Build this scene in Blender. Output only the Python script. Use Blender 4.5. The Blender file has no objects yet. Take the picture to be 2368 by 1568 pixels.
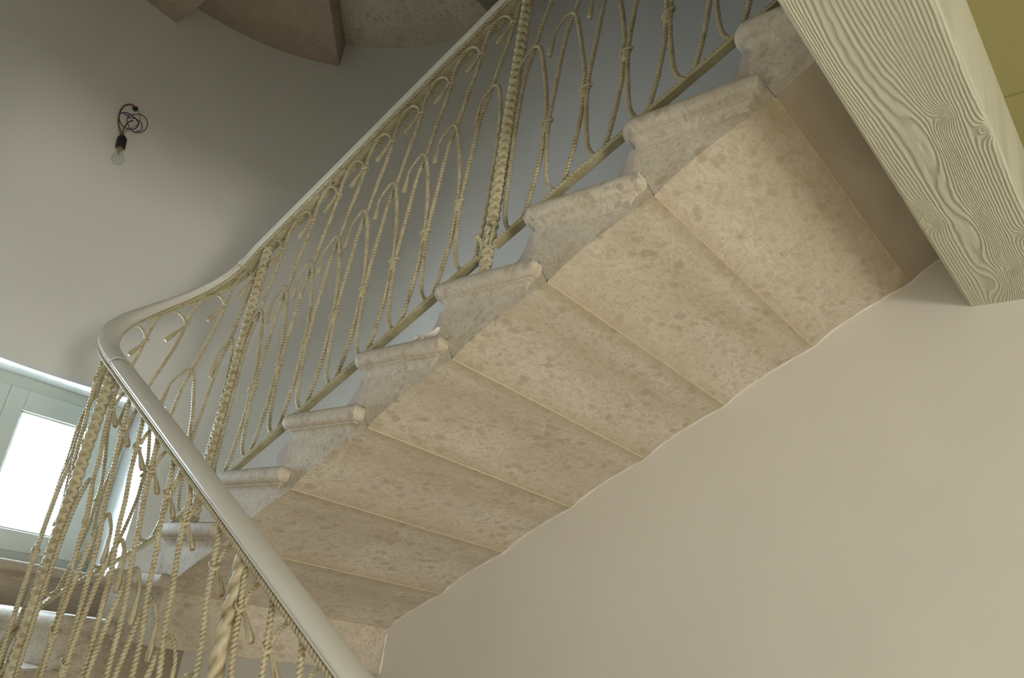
import bpy, bmesh, math, random
import numpy as np
from mathutils import Vector, Matrix
random.seed(7)
rng = np.random.default_rng(7)
sc = bpy.context.scene
COL = sc.collection

# ------------------------------------------------------------------ camera, light, exposure
EYE = 1.70                                    # eye height above the hall floor
R_CAM = [[0.63108864, -0.7644961, 0.13142618],
         [0.3686151, 0.14648039, -0.91796863],
         [0.68253208, 0.62776525, 0.37424691]]  # camera right / down / forward in room axes
cam_d = bpy.data.cameras.new('camera')
cam = bpy.data.objects.new('camera', cam_d)
COL.objects.link(cam)
sc.camera = cam
r_, d_, f_ = [Vector(v) for v in R_CAM]
m = Matrix((r_, -d_, -f_)).transposed().to_4x4()
m.translation = Vector((0, 0, EYE))
cam.matrix_world = m
cam_d.sensor_width = 36.0
cam_d.lens = 1889.13 / 2368 * 36.0
cam_d.clip_start = 0.02

world = bpy.data.worlds.new('sky')
sc.world = world
world.use_nodes = True
bg = world.node_tree.nodes['Background']
bg.inputs[0].default_value = (0.80, 0.89, 1.0, 1)
bg.inputs[1].default_value = 1.9

def area(name, loc, direction, sx, sy, power, color, spread=180, portal=False):
    ld = bpy.data.lights.new(name, 'AREA')
    ld.shape = 'RECTANGLE'
    ld.size, ld.size_y = sx, sy
    ld.energy = power
    ld.color = color
    ld.spread = math.radians(spread)
    if portal:
        ld.cycles.is_portal = True
    o = bpy.data.objects.new(name, ld)
    COL.objects.link(o)
    o.location = (loc[0], loc[1], loc[2] + EYE)
    o.rotation_euler = Vector(direction).to_track_quat('-Z', 'Y').to_euler()
    return o
area('daylight_hall_door', (-1.45, -6.9, -1.02), (0.26, 1, 0.05), 1.35, 1.10, 360, (1.0, 0.975, 0.91))
area('hall_bounce_fill', (-0.45, -1.08, 1.34), (0.0, 0.0, -1.0), 1.3, 0.5, 34, (1.0, 0.97, 0.91), 120)  # added fill lamp, brightens the floor so it bounces light upward
area('hall_side_fill', (-2.13, -0.30, -0.10), (1.0, 0.3, 0.12), 1.5, 1.4, 11, (1.0, 0.97, 0.92), 170)  # added fill lamp, lifts the wall behind the railing
area('daylight_stair_window', (1.19, 4.62, 0.60), (0.0, -1, 0.0), 1.5, 1.3, 330, (0.74, 0.85, 1.0), 170)

sc.view_settings.view_transform = 'Standard'
sc.view_settings.look = 'None'
sc.view_settings.gamma = 1
sc.view_settings.exposure = -0.16
sc.view_settings.use_curve_mapping = False
sc.cycles.use_denoising = True
sc.cycles.max_bounces = 10
sc.cycles.diffuse_bounces = 6
sc.cycles.transparent_max_bounces = 12

# ------------------------------------------------------------------ room measures (origin at the eye)
XI, XW = 1.4257, 2.4291           # inner end and wall end of the upper flight
Y0, Z0, G, RR = 0.6185, 1.2617, 0.30, 0.16868
XC, YC = 1.26, 2.80               # axis of the round end of the stairwell
RW = XW - XC                      # radius of the round wall
RI = XI - XC                      # radius of the round inner edge of the winders
RHO = 0.215                       # radius of the railing around the well
XLW = XC - RW                     # left wall
def tread(k): return 1.498 - RR * k
STOREY = 3.445

# ------------------------------------------------------------------ helpers
WL = {}
def put(name, data, mat=None, parent=None, loc=None):
    o = bpy.data.objects.new(name, data)
    COL.objects.link(o)
    if mat is not None and data is not None:
        data.materials.append(mat)
    if parent is not None:
        o.parent = parent
        WL[o.name] = WL[parent.name]
    else:
        L = Vector(loc) if loc is not None else Vector((0, 0, 0))
        o.location = L
        WL[o.name] = L
    return o
def root(name, loc, label=None, cat=None, group=None):
    o = put(name, None, loc=(loc[0], loc[1], loc[2] + EYE))
    if label: o['label'] = label
    if cat: o['category'] = cat
    if group: o['group'] = group
    return o
def mesh(name, verts, faces, mat, parent=None, smooth=False, loc=None, attrs=None, fix=False, kind=None, label=None, bevel=0):
    v = np.asarray(verts, float).reshape(-1, 3) + np.array([0, 0, EYE])
    base = WL[parent.name] if parent is not None else (Vector(loc) + Vector((0, 0, EYE)) if loc is not None else Vector((0, 0, 0)))
    v = v - np.array(base)
    me = bpy.data.meshes.new(name)
    me.from_pydata(v.tolist(), [], [tuple(int(i) for i in f) for f in faces])
    if attrs:
        for an, av in attrs.items():
            a = me.attributes.new(an, 'FLOAT', 'POINT')
            a.data.foreach_set('value', np.asarray(av, np.float32))
    if fix or bevel:
        bm = bmesh.new(); bm.from_mesh(me)
        if fix: bmesh.ops.recalc_face_normals(bm, faces=bm.faces)
        if bevel:
            es = [e for e in bm.edges if len(e.link_faces) == 2 and e.calc_face_angle(0) > 0.7]
            bmesh.ops.bevel(bm, geom=es, offset=bevel, segments=2, affect='EDGES', profile=0.5)
        bm.to_mesh(me); bm.free()
    if smooth:
        me.polygons.foreach_set('use_smooth', [True] * len(me.polygons))
        if smooth == 'auto':
            try: me.set_sharp_from_angle(angle=math.radians(35))
            except Exception: pass
    me.update()
    o = put(name, me, mat, parent, loc=base if parent is None else None)
    if kind: o['kind'] = kind
    if label: o['label'] = label
    return o
class MB:
    def __init__(s): s.v = []; s.f = []
    def add(s, v, f):
        n = len(s.v); s.v += [tuple(p) for p in v]; s.f += [tuple(i + n for i in q) for q in f]
    def box(s, a, b):
        x0, y0, z0 = a; x1, y1, z1 = b
        s.add([(x0,y0,z0),(x1,y0,z0),(x1,y1,z0),(x0,y1,z0),(x0,y0,z1),(x1,y0,z1),(x1,y1,z1),(x0,y1,z1)],
              [(0,3,2,1),(4,5,6,7),(0,1,5,4),(1,2,6,5),(2,3,7,6),(3,0,4,7)])
    def prism(s, poly, z0, z1):
        n = len(poly)
        s.add([(p[0],p[1],z0) for p in poly] + [(p[0],p[1],z1) for p in poly],
              [tuple(range(n-1,-1,-1)), tuple(range(n, 2*n))] + [(i,(i+1)%n,(i+1)%n+n,i+n) for i in range(n)])
def lathe(p0, axis, prof, n=20):
    ax = Vector(axis).normalized(); u = ax.orthogonal().normalized(); w = ax.cross(u)
    v = []; f = []
    for (t, rad) in prof:
        for i in range(n):
            a = 2*math.pi*i/n
            v.append(tuple(Vector(p0) + ax*t + (u*math.cos(a) + w*math.sin(a))*rad))
    for j in range(len(prof)-1):
        for i in range(n):
            f.append((j*n+i, j*n+(i+1)%n, (j+1)*n+(i+1)%n, (j+1)*n+i))
    f.append(tuple(range(n-1,-1,-1))); f.append(tuple((len(prof)-1)*n+i for i in range(n)))
    return v, f
def catmull(P, step):
    P = [np.array(p, float) for p in P]
    Q = [2*P[0]-P[1]] + P + [2*P[-1]-P[-2]]
    out = []
    for i in range(1, len(Q)-2):
        a, b, c, d = Q[i-1], Q[i], Q[i+1], Q[i+2]
        n = max(2, int(np.linalg.norm(c-b)/step*1.3))
        for k in range(n):
            t = k/n
            out.append(0.5*((2*b)+(-a+c)*t+(2*a-5*b+4*c-d)*t*t+(-a+3*b-3*c+d)*t**3))
    out.append(Q[-2])
    out = np.array(out)
    L = np.concatenate([[0], np.cumsum(np.linalg.norm(np.diff(out, axis=0), axis=1))])
    n = max(2, int(L[-1]/step))
    T = np.linspace(0, L[-1], n+1)
    return np.stack([np.interp(T, L, out[:, i]) for i in range(3)], 1), T
def tube(path, T, rad, lobes=3, amp=0.16, pitch=0.034, nv=9, phase=0.0):
    """twisted rope: a lobed section that turns as it runs along the path"""
    n = len(path)
    tan = np.gradient(path, axis=0); tan /= np.linalg.norm(tan, axis=1)[:, None] + 1e-12
    u = np.cross(tan[0], [0.3, 0.2, 0.9]); u /= np.linalg.norm(u)
    V = []; A = []
    rad = np.broadcast_to(np.asarray(rad, float), (n,))
    for i in range(n):
        u = u - tan[i]*np.dot(u, tan[i]); u /= np.linalg.norm(u); w = np.cross(tan[i], u)
        th = np.arange(nv)*2*np.pi/nv
        tw = 2*np.pi*T[i]/pitch + phase
        lob = np.cos(lobes*(th - tw)) if lobes else np.ones(nv)
        rr = rad[i]*(1 + amp*lob) if lobes else np.full(nv, rad[i])
        V.append(path[i] + rr[:, None]*(np.cos(th)[:, None]*u + np.sin(th)[:, None]*w))
        A.append((1-lob)/2 if lobes else np.zeros(nv))
    V = np.concatenate(V); A = np.concatenate(A)
    F = []
    for i in range(n-1):
        for j in range(nv):
            F.append((i*nv+j, i*nv+(j+1) % nv, (i+1)*nv+(j+1) % nv, (i+1)*nv+j))
    F.append(tuple(range(nv-1, -1, -1))); F.append(tuple((n-1)*nv+j for j in range(nv)))
    return V, F, A

# ------------------------------------------------------------------ materials
class NT:
    def __init__(s, name, rough=0.6, spec=0.3):
        s.m = bpy.data.materials.new(name); s.m.use_nodes = True
        s.t = s.m.node_tree; s.N = s.t.nodes; s.L = s.t.links
        s.b = s.N['Principled BSDF']; s.b.inputs['Roughness'].default_value = rough
        s.b.inputs['Specular IOR Level'].default_value = spec
        tc = s.N.new('ShaderNodeTexCoord'); s.co = tc.outputs['Object']
    def node(s, ty, **k):
        n = s.N.new(ty)
        for a, v in k.items():
            if a.startswith('i_'):
                key = a[2:]
                n.inputs[int(key) if key.isdigit() else key].default_value = v
            else: setattr(n, a, v)
        return n
    def map(s, scale, rot=(0,0,0), src=None):
        n = s.node('ShaderNodeMapping'); n.inputs['Scale'].default_value = scale; n.inputs['Rotation'].default_value = rot
        s.L.new(src or s.co, n.inputs['Vector']); return n.outputs[0]
    def noise(s, scale, detail=4, rough=0.55, dist=0.0, co=None):
        n = s.node('ShaderNodeTexNoise'); n.inputs['Scale'].default_value = scale; n.inputs['Detail'].default_value = detail
        n.inputs['Roughness'].default_value = rough; n.inputs['Distortion'].default_value = dist
        s.L.new(co or s.co, n.inputs['Vector']); return n.outputs['Fac']
    def vor(s, scale, feature='F1', co=None, rnd=1.0):
        n = s.node('ShaderNodeTexVoronoi'); n.feature = feature; n.inputs['Scale'].default_value = scale
        n.inputs['Randomness'].default_value = rnd
        s.L.new(co or s.co, n.inputs['Vector']); return n
    def ramp(s, fac, stops):
        n = s.node('ShaderNodeValToRGB'); e = n.color_ramp.elements
        while len(e) < len(stops): e.new(0.5)
        for q, (p, c) in zip(e, stops):
            q.position = p; q.color = (c if isinstance(c, tuple) else (c, c, c)) + (1,)
        s.L.new(fac, n.inputs[0]); return n.outputs[0]
    def mix(s, fac, a, b, mode='MIX'):
        n = s.node('ShaderNodeMix'); n.data_type = 'RGBA'; n.blend_type = mode
        for sock, val in ((n.inputs[0], fac), (n.inputs[6], a), (n.inputs[7], b)):
            if isinstance(val, tuple): sock.default_value = val + (1,)
            elif isinstance(val, (int, float)): sock.default_value = val
            else: s.L.new(val, sock)
        return n.outputs[2]
    def math(s, op, a, b=0.0):
        n = s.node('ShaderNodeMath'); n.operation = op
        for sock, val in ((n.inputs[0], a), (n.inputs[1], b)):
            if isinstance(val, (int, float)): sock.default_value = val
            else: s.L.new(val, sock)
        return n.outputs[0]
    def attr(s, name):
        n = s.node('ShaderNodeAttribute'); n.attribute_name = name; return n.outputs['Fac']
    def color(s, c):
        if isinstance(c, tuple): s.b.inputs['Base Color'].default_value = c + (1,)
        else: s.L.new(c, s.b.inputs['Base Color'])
    def bump(s, h, strength=0.3, dist=0.002):
        n = s.node('ShaderNodeBump'); n.inputs['Strength'].default_value = strength; n.inputs['Distance'].default_value = dist
        s.L.new(h, n.inputs['Height']); s.L.new(n.outputs[0], s.b.inputs['Normal'])

def stone_material(name, base, dark, light, spots=0.6, rough=0.68):
    n = NT(name, rough, 0.25)
    oi = n.node('ShaderNodeObjectInfo')
    cb = n.node('ShaderNodeCombineXYZ')
    for i, k in enumerate((7.3, 3.1, 5.7)): n.L.new(n.math('MULTIPLY', oi.outputs['Random'], k), cb.inputs[i])
    va = n.node('ShaderNodeVectorMath'); va.operation = 'ADD'; n.L.new(n.co, va.inputs[0]); n.L.new(cb.outputs[0], va.inputs[1])
    co = n.map((0.8, 1.35, 1.35), (0.35, 0.2, 0.5), va.outputs[0])
    # warp
    wn = n.node('ShaderNodeTexNoise'); wn.inputs['Scale'].default_value = 14; wn.inputs['Detail'].default_value = 3; n.L.new(co, wn.inputs['Vector'])
    wm = n.node('ShaderNodeVectorMath'); wm.operation = 'SCALE'; wm.inputs['Scale'].default_value = 0.05; n.L.new(wn.outputs['Color'], wm.inputs[0])
    wa = n.node('ShaderNodeVectorMath'); wa.operation = 'ADD'; n.L.new(co, wa.inputs[0]); n.L.new(wm.outputs[0], wa.inputs[1])
    cw = wa.outputs[0]
    cloud = n.noise(3.2, 3, 0.6, 0.6, cw)
    fine = n.noise(75, 5, 0.7, 0.4, cw)
    v1 = n.vor(21, co=cw).outputs['Distance']
    v2 = n.vor(48, co=cw).outputs['Distance']
    edge = n.vor(30, 'DISTANCE_TO_EDGE', cw).outputs['Distance']
    b = n.mix(n.ramp(cloud, [(0.38, 0.0), (0.60, 1.0)]), base, tuple(c*q for c, q in zip(base, (0.87, 0.85, 0.82))))
    m1 = n.math('MULTIPLY', n.ramp(v1, [(0.24, 1.0), (0.40, 0.0)]), n.ramp(n.noise(7, 2, 0.5, 0.0, co), [(0.44, 0.0), (0.56, 1.0)]))
    m2 = n.math('MULTIPLY', n.ramp(v2, [(0.22, 1.0), (0.36, 0.0)]), n.ramp(n.noise(11, 2, 0.5, 0.3, co), [(0.42, 0.0), (0.56, 1.0)]))
    b = n.mix(n.math('MULTIPLY', m1, spots), b, dark)
    b = n.mix(n.math('MULTIPLY', m2, spots*0.8), b, dark)
    mot = n.ramp(n.noise(46, 3, 0.55, 0.9, cw), [(0.50, 0.0), (0.58, 1.0)])
    b = n.mix(n.math('MULTIPLY', mot, spots*0.50), b, dark)
    b = n.mix(n.math('MULTIPLY', n.ramp(edge, [(0.0, 1.0), (0.07, 0.0)]), 0.28*spots), b, light)
    b = n.mix(n.math('MULTIPLY', n.ramp(fine, [(0.40, 1.0), (0.62, 0.0)]), 0.28), b, dark)
    st = n.attr('stain_shade')
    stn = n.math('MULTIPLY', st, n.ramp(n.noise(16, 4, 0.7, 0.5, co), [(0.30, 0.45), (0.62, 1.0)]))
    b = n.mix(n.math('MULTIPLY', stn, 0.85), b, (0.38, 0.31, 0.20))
    rust = n.math('MULTIPLY', n.attr('rust'), n.ramp(n.noise(38, 4, 0.7, 0.5, co), [(0.56, 0.0), (0.68, 1.0)]))
    b = n.mix(n.math('MULTIPLY', rust, 0.7), b, (0.42, 0.23, 0.08))
    n.color(b)
    n.bump(n.math('ADD', fine, n.math('MULTIPLY', m1, 0.4)), 0.18, 0.0015)
    return n.m
STONE = stone_material('beige_marble', (0.64, 0.585, 0.485), (0.43, 0.37, 0.28), (0.72, 0.67, 0.58), 1.0)
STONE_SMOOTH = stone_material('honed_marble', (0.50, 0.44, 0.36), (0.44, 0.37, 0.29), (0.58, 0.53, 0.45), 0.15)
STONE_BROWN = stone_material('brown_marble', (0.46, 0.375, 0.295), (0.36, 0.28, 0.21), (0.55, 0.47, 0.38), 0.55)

def plaster_material(name, c, var=0.06, rough=0.85):
    n = NT(name, rough, 0.15)
    big = n.noise(1.1, 2, 0.5, 0.4); fn = n.noise(120, 3, 0.6)
    n.color(n.mix(n.ramp(big, [(0.35, 0.0), (0.65, 1.0)]), c, tuple(x*(1-var) for x in c)))
    n.bump(n.math('ADD', n.noise(9, 4, 0.55), n.math('MULTIPLY', fn, 0.12)), 0.10, 0.01)
    return n.m
WALL = plaster_material('wall_plaster', (0.74, 0.715, 0.655))
SEAM = plaster_material('white_filler', (0.76, 0.72, 0.66), 0.03)
RISER = plaster_material('pale_riser_stone', (0.52, 0.46, 0.41), 0.12)
n = NT('joint_mortar', 0.8, 0.1); n.color(n.mix(n.noise(60, 3), (0.74, 0.64, 0.43), (0.60, 0.49, 0.31))); MORTAR = n.m
n = NT('hall_floor', 0.5, 0.3); n.color(n.mix(n.noise(4, 3), (0.65, 0.61, 0.54), (0.59, 0.55, 0.48))); FLOOR = n.m

n = NT('painted_iron', 0.45, 0.4)
gro = n.attr('groove')
pat = n.ramp(n.noise(24, 4, 0.7, 0.8), [(0.40, 0.25), (0.62, 1.0)])
base = n.mix(n.ramp(n.noise(9, 3, 0.6, 0.3), [(0.35, 0.0), (0.65, 1.0)]), (0.57, 0.515, 0.345), (0.49, 0.43, 0.27))
c1 = n.mix(n.math('MULTIPLY', n.math('MULTIPLY', n.math('POWER', gro, 1.6), pat), 1.0), base, (0.20, 0.13, 0.055))
c2 = n.mix(n.math('MULTIPLY', n.ramp(n.noise(15, 5, 0.75, 1.5), [(0.54, 0.0), (0.68, 1.0)]), 0.7), c1, (0.30, 0.19, 0.07))
n.color(c2); n.bump(n.noise(160, 4), 0.25, 0.001); IRON = n.m
n = NT('painted_iron_bar', 0.5, 0.3)
n.color(n.mix(n.ramp(n.noise(13, 4, 0.65, 0.6), [(0.42, 0.0), (0.62, 1.0)]), (0.50, 0.46, 0.30), (0.39, 0.34, 0.19)))
n.bump(n.noise(40, 4), 0.3, 0.003); BAR = n.m
n = NT('handrail_enamel', 0.38, 0.4)
n.color(n.mix(n.noise(5, 2), (0.70, 0.68, 0.61), (0.66, 0.635, 0.565))); RAIL = n.m
n = NT('dark_bolt', 0.4, 0.5); n.color((0.02, 0.02, 0.025)); BOLT = n.m

n = NT('beam_paint', 0.42, 0.35)
gr = n.attr('grain')
n.color(n.mix(n.ramp(gr, [(0.0, 1.0), (0.55, 0.0)]), n.mix(n.noise(3, 3), (0.585, 0.58, 0.465), (0.54, 0.54, 0.43)), (0.47, 0.46, 0.35)))
BEAM = n.m
n = NT('ceiling_board_paint', 0.5, 0.3)
cm = n.map((18, 1.0, 18))
n.color(n.mix(n.noise(9, 5, 0.6, 0.5, cm), (0.37, 0.335, 0.145), (0.32, 0.29, 0.12))); n.bump(n.noise(9, 5, 0.6, 0.5, cm), 0.3, 0.004); BOARD = n.m
n = NT('window_paint', 0.4, 0.4); n.color(n.mix(n.noise(6, 3), (0.50, 0.53, 0.47), (0.46, 0.49, 0.43))); WPAINT = n.m
n = NT('reveal_plaster', 0.8, 0.2); n.color((0.68, 0.70, 0.70)); REVEAL = n.m
n = NT('dark_gap', 0.8, 0.1); n.color((0.08, 0.075, 0.06)); GAP = n.m
n = NT('black_plastic', 0.35, 0.5); n.color((0.015, 0.015, 0.018)); BLACK = n.m
n = NT('brown_cable', 0.45, 0.4); n.color((0.20, 0.075, 0.02)); CABLE_BR = n.m
n = NT('blue_wire', 0.45, 0.4); n.color((0.02, 0.025, 0.12)); CABLE_BL = n.m
n = NT('green_wire', 0.45, 0.4); n.color((0.14, 0.16, 0.06)); CABLE_GR = n.m
n = NT('red_wire', 0.45, 0.4); n.color((0.15, 0.03, 0.04)); CABLE_RD = n.m
n = NT('brass', 0.35, 0.5); n.color((0.55, 0.42, 0.2)); n.b.inputs['Metallic'].default_value = 0.9; BRASS = n.m
def glass_material(name, tint, gloss=0.08):
    m_ = bpy.data.materials.new(name); m_.use_nodes = True; t = m_.node_tree; t.nodes.clear()
    o = t.nodes.new('ShaderNodeOutputMaterial'); mx = t.nodes.new('ShaderNodeMixShader')
    tr = t.nodes.new('ShaderNodeBsdfTransparent'); tr.inputs[0].default_value = tint + (1,)
    gl = t.nodes.new('ShaderNodeBsdfGlossy'); gl.inputs['Roughness'].default_value = 0.03
    fr = t.nodes.new('ShaderNodeLayerWeight'); fr.inputs[0].default_value = 0.12; ml = t.nodes.new('ShaderNodeMath'); ml.operation = 'MULTIPLY'; ml.inputs[1].default_value = 0.35
    t.links.new(fr.outputs['Fresnel'], ml.inputs[0]); t.links.new(ml.outputs[0], mx.inputs[0]); t.links.new(tr.outputs[0], mx.inputs[1]); t.links.new(gl.outputs[0], mx.inputs[2])
    t.links.new(mx.outputs[0], o.inputs[0]); return m_
GLASS = glass_material('window_glass', (0.94, 0.97, 0.97))
gt = GLASS.node_tree; tl_ = gt.nodes.new('ShaderNodeBsdfTranslucent'); tl_.inputs[0].default_value = (0.9, 0.95, 0.93, 1)
mx2 = gt.nodes.new('ShaderNodeMixShader'); mx2.inputs[0].default_value = 0.005; out_ = [q for q in gt.nodes if q.type == 'OUTPUT_MATERIAL'][0]
src_ = out_.inputs[0].links[0].from_socket; gt.links.new(src_, mx2.inputs[1]); gt.links.new(tl_.outputs[0], mx2.inputs[2]); gt.links.new(mx2.outputs[0], out_.inputs[0])
BULB = glass_material('bulb_glass', (0.93, 0.94, 0.93))
n = NT('grille_paint', 0.5, 0.3); n.color((0.34, 0.38, 0.37)); GRILLE = n.m

# ------------------------------------------------------------------ room shell
ZB, ZT = -EYE, 5.6          # hall floor and top of the stairwell
WZ0, WZ1 = -0.018, 0.966    # window niche
WX0, WX1 = 0.60, 1.78
THT = 0.30
# right wall: flat, from the hall to the start of the round end
mb = MB(); mb.box((XW, -7.1, ZB), (XW+THT, YC, ZT))
w = mesh('wall_right', mb.v, mb.f, WALL, loc=(XW, 0, ZB)); w['kind'] = 'structure'
w['label'] = 'smooth cream plaster wall that carries the stone steps'
mb = MB(); mb.box((XLW-THT, 1.30, ZB), (XLW, YC, ZT))
w = mesh('wall_left', mb.v, mb.f, WALL, loc=(XLW, 1, ZB)); w['kind'] = 'structure'
# round end wall with the window niche
def cyl_pt(th, R=RW): return XC + R*math.cos(th), YC + R*math.sin(th)
tA = math.acos((WX1-XC)/RW); tB = math.acos((WX0-XC)/RW)
ths = sorted(set(list(np.linspace(0, tA, 30)) + list(np.linspace(tA, tB, 26)) + list(np.linspace(tB, math.pi, 30))))
V = []; F = []
zs = [ZB, WZ0, WZ1, ZT]
for z in zs:
    for t in ths: V.append(cyl_pt(t) + (z,))
nt = len(ths)
for j in range(3):
    for i in range(nt-1):
        mid = (ths[i]+ths[i+1])/2
        if j == 1 and tA < mid < tB: continue
        F.append((j*nt+i, j*nt+i+1, (j+1)*nt+i+1, (j+1)*nt+i))
# outer skin, so that the wall has thickness
n0 = len(V)
for z in (ZB, ZT):
    for t in ths: V.append(cyl_pt(t, RW+0.45) + (z,))
ww = mesh('wall_back', V[:n0], F, WALL, smooth='auto', loc=(XC, YC+RW, ZB), fix=False); ww['kind'] = 'structure'
ww['label'] = 'curved plaster end wall of the stairwell around the window'
# flat outer skin panels of the end wall, left and right of and above / below the window
YO = 4.25
mb = MB()
mb.box((XLW-THT, YO, ZB), (WX0, YO+0.1, ZT)); mb.box((WX1, YO, ZB), (XW+THT, YO+0.1, ZT))
mb.box((WX0, YO, ZB), (WX1, YO+0.1, WZ0)); mb.box((WX0, YO, WZ1), (WX1, YO+0.1, ZT))
mb.box((XLW-THT, YC, ZB), (XLW-THT+0.1, YO+0.1, ZT)); mb.box((XW+THT-0.1, YC, ZB), (XW+THT, YO+0.1, ZT))
o = mesh('wall_outer', mb.v, mb.f, WALL, loc=(XC, YO, ZB)); o['kind'] = 'structure'
# hall behind and beside the camera
mb = MB(); mb.box((-2.3, -7.1, ZB-0.1), (XW, YC+RW+0.05, ZB)); o = mesh('floor', mb.v, mb.f, FLOOR, loc=(0, 0, ZB)); o['kind'] = 'structure'
mb = MB(); mb.box((-2.3, -7.1, ZB), (-2.15, 1.40, 1.6)); o = mesh('wall_hall_side', mb.v, mb.f, WALL, loc=(-2.2, 0, ZB)); o['kind'] = 'structure'
mb = MB(); mb.box((-2.15, 1.30, ZB), (XLW-THT, 1.40, 1.6)); o = mesh('wall_hall_end', mb.v, mb.f, WALL, loc=(-1, 1, ZB)); o['kind'] = 'structure'
mb = MB()
mb.box((-2.15, -7.1, ZB), (XW, -7.0, 1.6))
o = mesh('wall_hall_back', mb.v, mb.f, WALL, loc=(0, -3, ZB)); o['kind'] = 'structure'
mb = MB(); mb.box((XLW-THT, -0.9, ZT), (XW+THT, YO+0.1, ZT+0.15)); o = mesh('ceiling_stairwell', mb.v, mb.f, WALL, loc=(XC, 2, ZT)); o['kind'] = 'structure'
mb = MB(); mb.box((XLW-THT, -0.80, 1.60), (XW, -0.68, ZT)); o = mesh('wall_front', mb.v, mb.f, WALL, loc=(XC, 0.2, 1.8)); o['kind'] = 'structure'
mb = MB(); mb.box((XLW-THT, -0.80, 1.602), (XLW, 1.30, ZT)); o = mesh('wall_side_upper', mb.v, mb.f, WALL, loc=(0, 0.5, 1.8)); o['kind'] = 'structure'

# ceiling of the hall: painted boards
BZ, BY0, BY1 = 1.148, 0.235, 0.463
ceil = root('ceiling', (0, -1.4, 1.38)); ceil['kind'] = 'structure'; ceil['label'] = 'olive painted board ceiling beside the beam'
mb = MB(); mb.box((-2.3, -7.1, 1.386), (XW, BY0, 1.60)); mesh('backing', mb.v, mb.f, GAP, ceil)
x = 1.612 - 0.186*20
while x < XW - 0.01:
    x1 = min(x+0.186, XW)
    mb = MB(); mb.box((x+0.0008, -7.0, 1.366 + random.uniform(-0.0012, 0.0012)), (x1-0.0008, BY0+0.004, 1.388))
    mesh('ceiling_board', mb.v, mb.f, BOARD, ceil)
    x += 0.186

# ------------------------------------------------------------------ the grained beam
def beam():
    rt = root('ceiling_beam', (1.2, (BY0+BY1)/2, BZ), 'cream painted wooden ceiling beam with deep brushed grain beside the olive ceiling', 'beam')
    x0, x1 = -2.15, XW
    nx, ny = 760, 170
    # finer where the photograph looks
    xs = np.concatenate([np.linspace(x0, 0.85, 60, endpoint=False), np.linspace(0.85, x1, nx)])
    ys = np.linspace(BY0, BY1, ny)
    X, Y = np.meshgrid(xs, ys, indexing='ij')
    # value-noise helpers
    def vn(x, y, seed):
        r = np.random.default_rng(seed); g = r.random((256, 256))
        xi = np.floor(x).astype(int); yi = np.floor(y).astype(int); fx = x-xi; fy = y-yi
        fx = fx*fx*(3-2*fx); fy = fy*fy*(3-2*fy)
        a = g[xi % 256, yi % 256]; b = g[(xi+1) % 256, yi % 256]; c = g[xi % 256, (yi+1) % 256]; d = g[(xi+1) % 256, (yi+1) % 256]
        return (a*(1-fx)+b*fx)*(1-fy) + (c*(1-fx)+d*fx)*fy
    v = (Y-BY0)
    ph = v/0.0080
    ph = ph + 2.3*vn(X*1.6+5, v*8+3, 1) + 0.9*vn(X*5+1, v*20+9, 2) + 0.25*vn(X*30, v*90, 3)
    # broad "flame" arches of the plain-sawn face
    for (kx, ky, amp, sx, sy) in [(1.60, 0.115, 5.0, 0.22, 0.035), (2.02, 0.115, 5.0, 0.17, 0.035), (2.30, 0.13, 5.0, 0.12, 0.035), (1.25, 0.19, -3, 0.25, 0.03)]:
        ph = ph + amp*np.exp(-((X-kx)/sx)**2-((v-ky)/sy)**2)
    # knots, grain streams round them
    for (kx, ky, amp, s) in [(1.515, 0.075, 6.0, 0.015), (1.60, 0.012, 5.0, 0.013), (1.855, 0.212, 6.0, 0.016), (1.925, 0.195, 5.0, 0.018), (2.225, 0.080, 6.0, 0.017), (2.06, 0.030, 3.0, 0.013)]:
        r = np.sqrt(((X-kx)/1.7)**2+(v-ky)**2)
        ph = ph + amp*np.exp(-(r/s)**1.3)
    fr = ph-np.floor(ph)
    ridge = np.where(fr < 0.72, 0.5-0.5*np.cos(np.pi*fr/0.72), 0.5+0.5*np.cos(np.pi*(fr-0.72)/0.28))
    soft = 0.35+0.65*vn(X*3+11, v*14+2, 5)
    fine = vn(X*18, v*700, 7)
    hgt = (0.0023*ridge*soft + 0.0006*fine)
    edge = np.minimum(np.minimum((Y-BY0), (BY1-Y))/0.012, 1.0)
    rnd = 0.010*(1-np.sqrt(np.clip(1-(1-edge)**2, 0, 1)))
    Zs = BZ + 0.003 - hgt*np.clip(edge*1.3, 0.15, 1) + rnd
    n_x = len(xs)
    V = np.stack([X.ravel(), Y.ravel(), Zs.ravel()], 1)
    idx = np.arange(n_x*ny).reshape(n_x, ny)
    F = np.stack([idx[:-1, :-1], idx[:-1, 1:], idx[1:, 1:], idx[1:, :-1]], -1).reshape(-1, 4)
    gr = (ridge*soft).ravel()
    # sides and top
    top = 1.60
    V = V.tolist(); nb = len(V)
    V += [(a, BY0-0.002, top) for a in xs] + [(a, BY1+0.002, top) for a in xs]
    F = F.tolist()
    for i in range(n_x-1):
        F.append((int(idx[i, 0]), int(idx[i+1, 0]), nb+i+1, nb+i))
        F.append((int(idx[i+1, -1]), int(idx[i, -1]), nb+n_x+i, nb+n_x+i+1))
    g2 = np.concatenate([gr, np.ones(2*n_x)*0.8])
    mesh('timber', V, F, BEAM, rt, smooth='auto', attrs={'grain': g2})
beam()
for by in (-0.62, -1.55, -2.6, -3.7, -4.9):
    bb = root('ceiling_beam', (0.1, by, BZ), 'plain cream beam farther along the hall ceiling behind the viewer', 'beam', 'hall ceiling beams behind the viewer')
    mb = MB(); mb.box((-2.15, by-0.114, BZ), (XW, by+0.114, 1.40)); mesh('timber', mb.v, mb.f, BEAM, bb, bevel=0.008)

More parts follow.
